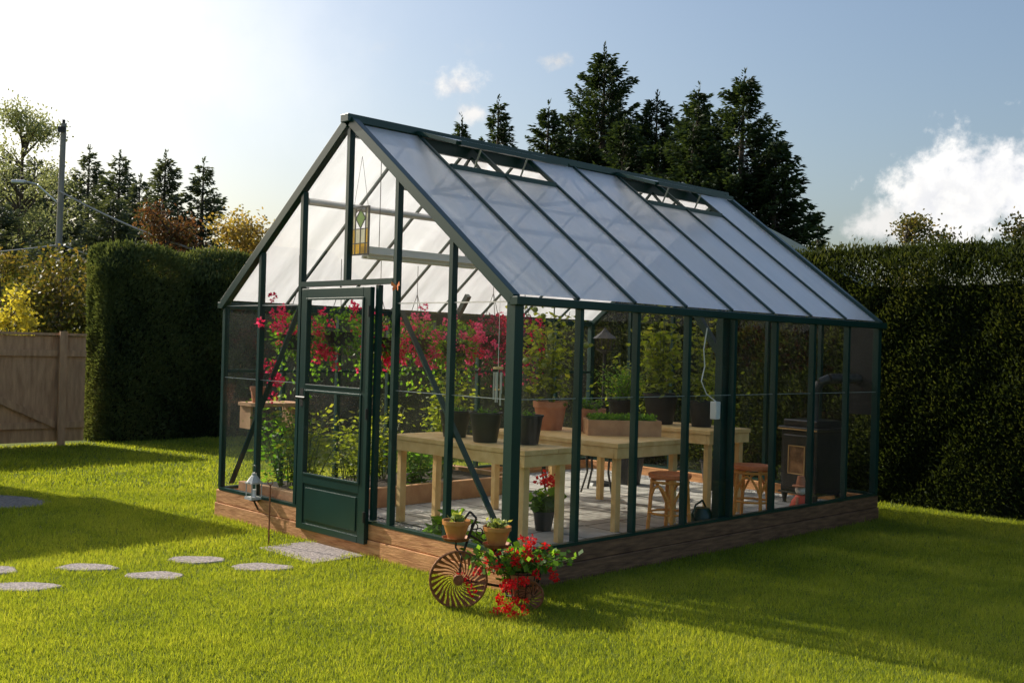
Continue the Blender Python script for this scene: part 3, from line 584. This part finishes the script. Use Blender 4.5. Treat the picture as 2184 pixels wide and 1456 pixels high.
# ---------------------------------------------------------------- outside ornaments
T=thing('lantern','small white metal candle lantern on the timber base','lantern',G(-.005-.06,2.98,ZB-.0),TH)
b=MB(); b.box(-.055,.055,-.055,.055,0,.02)
for x in(-.045,.045):
    for y in(-.045,.045): b.cyl((x,y,.02),(x,y,.13),.005,n=6)
b.box(-.055,.055,-.055,.055,.13,.142); b.lathe([(.065,.142),(.03,.19),(.02,.2),(.02,.215),(.001,.22)],8); b.make('housing',M_trim,T)
MB().cyl((0,0,.02),(0,0,.08),.02).make('candle',M_white,T)
MB().ring((0,0,.25),.03,.003,'x',14).make('handle',M_iron,T)
b=MB(); b.box(-.02,.04,-.03,.03,-.016,-.001); b.beam((.0,0,-.01),(.045,0,-.09),.012,.012); b.make('bracket',M_iron,T)
T=thing('garden_stake','thin rusty metal stake standing in the lawn','stake',(-1.81,8.10,0)); b=MB(); b.cyl((0,0,0),(0,0,.46),.006); b.ring((0,0,.48),.02,.004,'y',12); b.make('rod',M_rust,T); MB().lathe([(.001,0),(.02,0),(.01,.01)],10).make('foot',M_rust,T)
# planter cart
cx,cy=-.28,6.33
T=thing('planter_cart','rusty iron tricycle planter cart with curved blade wheel','planter cart',(cx,cy,0),.06)
def wheel(par,c,R,ns,rot=0.):
    Wh=bpy.data.objects.new('wheel',None); C.objects.link(Wh); Wh.parent=par; Wh.location=c; Wh.rotation_euler=(0,0,rot)
    MB().ring((0,0,0),R,.008,'y',36).make('rim',M_rust,Wh,smooth=True)
    b=MB(); st=2*math.pi/ns
    for i in range(ns):
        t=st*i; row=[]
        for q in range(5):
            f=q/4; r=R*(.16+.82*f); tt=t+.95*math.sin(f*1.5); hw=st*(.14+.22*f)
            row.append(((r*math.cos(tt-hw),-.007*f-.002,r*math.sin(tt-hw)),(r*math.cos(tt+hw),.007*f-.002,r*math.sin(tt+hw))))
        for q in range(4): b.add([row[q][0],row[q][1],row[q+1][1],row[q+1][0]],[(0,1,2,3)])
    b.make('spoke',M_rust,Wh)
    b=MB(); b.cyl((0,-.02,0),(0,.03,0),R*.18,n=18); b.cyl((0,-.03,0),(0,-.019,0),R*.08,n=12); b.make('hub',M_rust,Wh)
wheel(T,(0,0,.168),.168,26)
wheel(T,(.42,-.02,.085),.085,16); wheel(T,(.42,.24,.085),.085,16)
b=MB(); b.tube([(0,.03,.165),(.02,.06,.3),(.06,.1,.42),(.1,.1,.52),(.06,.1,.56),(.03,.1,.52)],.008,6)
b.tube([(0,.03,.165),(.2,.1,.12),(.42,.11,.085)],.009,6); b.cyl((.42,-.04,.085),(.42,.26,.085),.007)
b.tube([(.06,.1,.42),(.2,.1,.34),(.3,.1,.2),(.42,.11,.085)],.008,6)
b.tube([(.03,.06,.28),(-.02,.1,.34),(-.02,.1,.38)],.006,6); b.tube([(.12,.1,.38),(.22,.05,.33),(.22,.05,.36)],.006,6)
for q in range(3): b.ring((.09+.03*q,.1,.47-.03*q),.02,.004,'y',12)
b.make('frame',M_iron,T)
for px,py,pz in((-.02,.1,.385),(.225,.05,.36)): MB().lathe([(.001,0),(.075,.0),(.088,.02),(.082,.02),(.07,.006),(.001,.006)],20,(px,py,pz)).make('holder_plate',M_rust,T,smooth=True)
b=MB()
for R,z in((.12,.21),(.105,.14),(.09,.07)): b.ring((.38,.08,z),R,.005,'z',24)
for k in range(14):
    t=k*2*math.pi/14; b.tube([(.38+.125*math.cos(t),.08+.125*math.sin(t),.22),(.38+.085*math.cos(t),.08+.085*math.sin(t),.05)],.004,5)
b.make('basket',M_iron,T)
def cartpt(x,y,z): v=Matrix.Rotation(.06,4,'Z')@Vector((x,y,z)); return Vector((cx+v.x,cy+v.y,v.z))
for k,(x,y,z) in enumerate([(-.02,.1,.392),(.225,.05,.367)]):
    T=pot_thing('potted_succulent','tan clay pot with pale green succulent on iron cart','potted plant',cartpt(x,y,z),.086,.115,M_tan,group='succulent pots on the cart',taper=.6)
    plant(T,.045,.07,14,5,.045,.026,L_suc,-.1,.10,sc=.012)
T=pot_thing('potted_geranium','red geranium spilling from terracotta pot in iron cart','potted plant',cartpt(.38,.08,.055),.10,.16,M_terra)
plant(T,.17,.38,28,26,.05,.045,L_green,.35,.12,sc=.035)
cs=[]
for k in range(44):
    t=rng.uniform(0,2*np.pi); r=rng.uniform(.05,.38); cs.append((r*math.cos(t)-.02,r*math.sin(t)*.8,.33-.9*r*r*1.6+rng.uniform(-.1,.03)))
for k in range(16): cs.append((rng.uniform(-.34,-.12),rng.uniform(-.2,-.05),rng.uniform(-.04,.16)))
cs+=[(-.27,-.18,-.02),(-.24,-.2,-.035),(-.29,-.17,.01),(-.22,-.17,.03)]
flower_heads(T,cs,.024,L_redf,22)
# ---------------------------------------------------------------- hedges
def hedge(name,label,a0,a1,b0,b1,H,faces,ll=.085,lump=.0,mat=None):
    T=thing(name,label,'hedge',G((a0+a1)/2,(b0+b1)/2,0),TH,'tall clipped cedar hedges'); hx,hy=(a1-a0)/2,(b1-b0)/2
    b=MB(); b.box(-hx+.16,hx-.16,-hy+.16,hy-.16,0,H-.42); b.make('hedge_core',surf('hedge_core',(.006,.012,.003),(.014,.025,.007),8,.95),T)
    PP=[];DD=[];SH=[]
    for f,n in faces:
        u=rng.uniform(-1,1,n); z=rng.uniform(0,1,n)**.9*H
        if f=='top': x=rng.uniform(-hx,hx,n); y=rng.uniform(-hy,hy,n); z=np.full(n,H); o=np.array([0,0,1.])
        elif f=='-a': x=np.full(n,-hx);y=u*hy;o=np.array([-1.,0,0])
        elif f=='-b': y=np.full(n,-hy);x=u*hx;o=np.array([0,-1.,0])
        s=x+y
        bul=.06*np.sin(s*3.1+np.sin(z*2.)*1.3)*np.sin(z*2.3+s)+.035*np.sin(s*9+z*3)*np.sin(z*5+s*2)
        if lump and f!='top': bul=bul+lump*(np.abs(np.sin(s*2.1))-.6)
        if f=='top': bul=.05*np.sin(x*4+y*2.1)*np.sin(y*3.2)+.03*np.sin(y*11+x*7)
        dep=rng.uniform(-.1,.04,n)+bul-.03
        if f=='top': dep=dep+np.where(rng.random(n)<.08,rng.uniform(0,.13,n),0)
        edge=np.maximum(0,(z-(H-.35))/.35); dep=dep-(edge**2)*(.22+lump)*(f!='top')
        P=np.stack([x,y,z],1)+o*dep[:,None]
        ex=np.maximum(0,np.abs(P[:,0])-(hx-.3)); ey=np.maximum(0,np.abs(P[:,1])-(hy-.3)); r_=np.hypot(ex,ey); k=np.where(r_>.3,.3/np.maximum(r_,1e-6),1)
        P[:,0]=np.sign(P[:,0])*(np.minimum(np.abs(P[:,0]),hx-.3)+ex*k); P[:,1]=np.sign(P[:,1])*(np.minimum(np.abs(P[:,1]),hy-.3)+ey*k)
        if f=='top':
            m_=np.maximum(np.abs(P[:,0])-(hx-.38),np.abs(P[:,1])-(hy-.38)); P[:,2]-=np.maximum(0,m_)**2*(1.5+lump*8)
        P[:,2]-= lump*2.6*(1-np.abs(np.sin(s*2.1)))*np.clip((P[:,2]-(H-.7))/.6,0,1)
        D=o*.7+np.array([0,0,.65])+rng.normal(0,.45,(n,3)); PP.append(P);DD.append(D)
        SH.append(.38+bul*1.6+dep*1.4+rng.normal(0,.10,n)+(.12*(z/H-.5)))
    P=np.concatenate(PP);D=np.concatenate(DD);n=len(P)
    fol('foliage',leaves(P,D,ll*rng.uniform(.6,1.3,n),ll*.34*rng.uniform(.7,1.3,n)),np.concatenate(SH),mat or L_hedge,T)
hedge('hedge','tall dense cedar hedge standing behind the greenhouse',6.05,7.15,-6,9.2,2.74,[('-a',230000),('top',40000)],.056)
hedge('hedge','tall clipped cedar hedge with rounded columns beside the wooden fence',1.80,7.1,10.3,11.1,2.94,[('-b',74000),('-a',16000),('top',14000)],.072,.10,L_hedge2)
# ---------------------------------------------------------------- fence
T=thing('wooden_fence','weathered cedar board fence with gate beside the hedge','fence',G(-4.6,10.25,0),TH)
x=0.; b=MB()
while x<6.0:
    b.box(x+.0005,x+.1415,-.011+random.uniform(-.002,.002),.011,.06,1.53+random.uniform(-.004,.004)); x+=.142
b.make('board',M_fence,T)
for z in(.25,1.25): MB().box(0,6.1,-.05,-.0145,z,z+.085).make('rail',M_fence,T)
MB().box(-.0,6.1,-.055,.05,1.54,1.575).make('cap_rail',M_fence,T)
MB().beam((3.9,-.068,1.15),(5.68,-.068,.30),.03,.09,up=(0,0,1)).make('gate_brace',M_fence,T)
for x in(1.2,3.4,5.75): MB().box(x-.05,x+.05,-.125,-.085,0,1.6).make('post',M_fence,T)
# ---------------------------------------------------------------- shed off to the left
T=thing('garden_shed','pale green painted garden shed beside the lawn','shed',G(-1.32,6.42,0),TH)
b=MB()
for i in range(16): b.box(-2.3+i*.144,-2.3+(i+1)*.144-.006,0,.02,0,2.1)
b.box(-2.3,0,.022,2.2,0,2.1)
b.box(-.005,.03,-.01,.06,0,2.1); b.make('wall',M_shed,T)
b=MB(); z=.15; b.add([(-2.45,-.15,1.9+z),(.15,-.15,1.9+z),(.15,1.1,2.6+z),(-2.45,1.1,2.6+z),(-2.45,2.35,1.9+z),(.15,2.35,1.9+z),(-2.45,-.15,1.96+z),(.15,-.15,1.96+z),(.15,1.1,2.66+z),(-2.45,1.1,2.66+z),(-2.45,2.35,1.96+z),(.15,2.35,1.96+z)],
 [(0,1,2,3),(3,2,5,4),(6,9,8,7),(9,10,11,8),(0,6,7,1),(4,5,11,10),(1,7,8,2),(2,8,11,5),(0,3,9,6),(3,4,10,9)]); b.make('roof',M_roofsh,T)
MB().add([(0,.022,2.1),(0,2.2,2.1),(0,1.1,2.73)],[(0,1,2)]).make('gable',M_shed,T)
MB().box(.003,.04,.7,1.5,.1,1.85).make('door',M_trim,T)
# ---------------------------------------------------------------- house
T=thing('house','neighbouring house with dark gabled roof and pale trim','house',(3.1,20.5,-.25),0)
b=MB(); b.box(-3.2,3.2,0,7,0,3.2); b.add([(-3.2,0,3.2),(3.2,0,3.2),(0,0,4.85)],[(0,1,2)]); b.make('wall',M_siding,T)
b=MB()
for s in(-1,1): b.add([(0,-.4,4.95),(s*3.7,-.4,3.12),(s*3.7,7.3,3.12),(0,7.3,4.95),(0,-.4,5.03),(s*3.7,-.4,3.2),(s*3.7,7.3,3.2),(0,7.3,5.03)],[(0,1,2,3),(4,5,6,7),(1,2,6,5)])
b.make('roof',M_roofsh,T)
for s in(-1,1): MB().beam((0,-.43,4.94),(s*3.7,-.43,3.11),.04,.13).make('bargeboard',M_trim,T)
MB().box(-.6,.6,-.03,-.002,1.2,2.4).make('window',surf('dark_window',(.03,.04,.05),(.05,.06,.07),3,.1),T)
# ---------------------------------------------------------------- trees
def conifer(x,y,H,R,dens=1.,exp=.6,mat=None,lb='tall dark green conifer with drooping branches',z0f=.06):
    T=thing('conifer_tree',lb,'tree',(x,y,0),rng.uniform(0,6),'background conifers')
    b=MB(); b.tube([(0,0,0),(.03,0,H*.4),(0,.03,H*.75),(0,0,H)],[.022*H,.015*H,.008*H,.01],8)
    PP=[];DD=[];LN=[];SH=[]; z=H*z0f
    while z<H*.985:
        t=z/H; nb=int(rng.integers(6,9))
        for k in range(nb):
            an=rng.uniform(0,2*np.pi); Lb=R*((1-t)**exp)*rng.choice([rng.uniform(.5,.95),rng.uniform(.9,1.3)])+.05
            el=-.12+.75*t+rng.normal(0,.12); hd=np.array([math.cos(an),math.sin(an),0]); sdv=np.array([-hd[1],hd[0],0])
            n=max(8,int(Lb*62*dens)); s=rng.uniform(.08,1,n)**.75
            zz=z+Lb*s*math.sin(el)-.18*Lb*s*s+.20*Lb*s**3
            c=hd*(Lb*s*math.cos(el))[:,None]+np.array([0,0,1.])*zz[:,None]
            wd=.29*Lb*(1-s*.86)+.03; sg=rng.uniform(-1,1,n)
            P=c+sdv*(sg*wd)[:,None]+rng.normal(0,.025,(n,3)); P[:,2]-=np.abs(sg)*wd*.35
            D=hd*1.0+sdv*np.sign(sg)[:,None]*.5+np.array([0,0,-.1])+rng.normal(0,.3,(n,3))
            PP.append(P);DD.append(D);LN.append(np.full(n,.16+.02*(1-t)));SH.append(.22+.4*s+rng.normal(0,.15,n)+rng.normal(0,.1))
            if t<.9: b.tube([(0,0,z),tuple(hd*Lb*.8*math.cos(el)+np.array([0,0,z+Lb*.8*math.sin(el)-.1*Lb]))],[.006*Lb+.008,.004],4)
        z+=rng.uniform(.14,.27)*(1.15-.45*t)
    n=50; PP.append(np.stack([rng.normal(0,.02,n),rng.normal(0,.02,n),H*rng.uniform(.93,1.02,n)],1)); DD.append(rng.normal(0,.35,(n,3))+np.array([0,0,.8])); LN.append(np.full(n,.12)); SH.append(np.full(n,.5))
    b.make('trunk',M_bark,T)
    P=np.concatenate(PP);D=np.concatenate(DD);LL=np.concatenate(LN)
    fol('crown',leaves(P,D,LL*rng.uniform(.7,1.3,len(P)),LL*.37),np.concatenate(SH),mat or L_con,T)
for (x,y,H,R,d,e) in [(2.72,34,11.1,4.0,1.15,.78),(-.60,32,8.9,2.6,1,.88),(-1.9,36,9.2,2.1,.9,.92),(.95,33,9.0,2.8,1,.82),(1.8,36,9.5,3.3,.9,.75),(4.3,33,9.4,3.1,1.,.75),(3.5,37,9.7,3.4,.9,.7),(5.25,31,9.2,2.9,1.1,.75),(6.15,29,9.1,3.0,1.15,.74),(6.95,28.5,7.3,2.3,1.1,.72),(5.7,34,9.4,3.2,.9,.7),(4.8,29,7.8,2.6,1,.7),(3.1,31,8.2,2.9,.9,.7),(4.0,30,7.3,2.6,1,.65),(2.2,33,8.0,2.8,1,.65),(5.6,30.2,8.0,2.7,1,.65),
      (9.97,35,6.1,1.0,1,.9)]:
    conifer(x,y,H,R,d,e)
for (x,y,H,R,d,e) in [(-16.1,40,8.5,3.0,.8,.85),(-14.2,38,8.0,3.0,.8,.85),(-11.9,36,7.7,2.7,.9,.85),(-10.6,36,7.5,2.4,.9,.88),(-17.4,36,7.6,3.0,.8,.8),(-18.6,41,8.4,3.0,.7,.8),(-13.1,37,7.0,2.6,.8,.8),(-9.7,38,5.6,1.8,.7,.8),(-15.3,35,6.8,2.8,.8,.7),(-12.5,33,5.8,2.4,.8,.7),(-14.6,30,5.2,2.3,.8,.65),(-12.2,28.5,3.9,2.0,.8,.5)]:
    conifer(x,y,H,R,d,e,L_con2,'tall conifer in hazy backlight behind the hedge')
def decid(name,lb,x,y,H,R,mat,ncl,nl,ls,airy=.3,z0=.3):
    T=thing(name,lb,'tree',(x,y,0),rng.uniform(0,6)); b=MB(); cl=[]
    b.tube([(0,0,0),(.03,.0,H*.3),(0,.03,H*.6),(0,0,H*.88)],[.02*H,.015*H,.009*H,.004*H],7)
    for i in range(ncl):
        an=rng.uniform(0,2*np.pi); t=rng.uniform(z0,1); rr=R*math.sqrt(max(.05,1-((t-.55)/.5)**2))*rng.uniform(.35,1.05); e=np.array([math.cos(an)*rr,math.sin(an)*rr,H*t])
        st=np.array([0,0,max(.1*H,H*t-rr*.9)]); md=(st+e)/2+np.array([0,0,.1*rr]); b.tube([tuple(st),tuple(md),tuple(e)],[.005*H,.003*H,.0015*H],4); cl.append(e); cl.append(md*.4+e*.6)
    b.make('trunk',M_bark,T); cl=np.array(cl); idx=rng.integers(0,len(cl),nl); sdv=R*airy
    P=cl[idx]+rng.normal(0,sdv,(nl,3))*np.array([1,1,.75]); P[:,2]=np.maximum(P[:,2],.1)
    fol('crown',leaves(P,rng.normal(size=(nl,3)),ls*rng.uniform(.6,1.3,nl),ls*.6),.5+.25*(P[:,2]/H-.5)+rng.normal(0,.2,nl)+rng.normal(0,.12,len(cl))[idx],mat,T)
decid('airy_birch_tree','tall airy birch with sparse pale green leaves',-14.9,32,8.3,1.6,L_airy,60,12000,.10,.15,.25)
decid('autumn_tree','small tree with orange and red autumn leaves',-8.5,26,4.7,.85,L_red,26,5000,.10,.2)
decid('autumn_tree','golden leaved small tree behind the hedge',-6.6,26,4.6,.95,L_gold,26,5500,.10,.2)
decid('autumn_tree','golden orange tree behind the hedge',-5.6,27,4.3,.8,L_gold,22,3600,.10,.2)
decid('olive_shrub','bushy olive green shrub behind the fence',-8.5,20,2.95,1.0,L_olive,34,10000,.09,.22,.1)
decid('olive_shrub','bushy olive green shrub behind the fence',-7.3,19.5,2.6,.8,L_olive,30,8000,.09,.22,.1)
decid('olive_shrub','bushy olive green shrub behind the fence',-9.9,20.5,2.9,.9,L_olive,30,8000,.09,.22,.1)
decid('yellow_shrub','bright yellow leaved shrub behind the fence',-8.3,17.6,2.3,.40,L_yel,20,2600,.08,.25,.1)
decid('small_tree','slender leafy tree above the hedge',9.2,25,5.1,.7,L_olive,24,3600,.09,.2)
decid('small_tree','rounded leafy tree above the hedge',10.4,25.5,4.6,.9,L_olive,26,4500,.10,.2)
decid('small_tree','rounded leafy tree above the hedge',12.1,25,4.9,.8,L_olive,26,3600,.10,.2)
# ---------------------------------------------------------------- utility pole
T=thing('utility_pole','tall wooden utility pole with cables and street lamp','utility pole',(-12.05,28,0),0)
MB().cyl((0,0,0),(.08,0,7.1),.095,.07,12).make('pole',M_pole,T)
MB().tube([(0,-.1,5.0),(-.35,-.5,5.4),(-.6,-.7,5.45)],.03,6).make('lamp_arm',M_alu,T)
MB().box(-.9,-.55,-.8,-.62,5.38,5.48).make('lamp_head',M_alu,T,bevel=.03)
b=MB(); b.box(-.02,.18,-.13,-.11,6.85,7.0); b.cyl((.08,0,7.05),(.08,0,7.2),.04); b.make('insulator',M_iron,T)
M_cab=surf('cable_sheath',(.25,.25,.25),(.35,.35,.35),5,.5)
def cable(p,q,sag,r=.018):
    pts=[Vector(p).lerp(Vector(q),i/14)-Vector((0,0,sag*4*(i/14)*(1-i/14))) for i in range(15)]; MB().tube(pts,r,5).make('cable',M_cab,T)
cable((.08,-.1,5.3),(5.2,-2.6,3.45),.15,.024); cable((.05,0,3.9),(-6,-1,3.2),.1,.02); cable((.05,-.1,3.95),(3,-1,3.25),.1,.018)
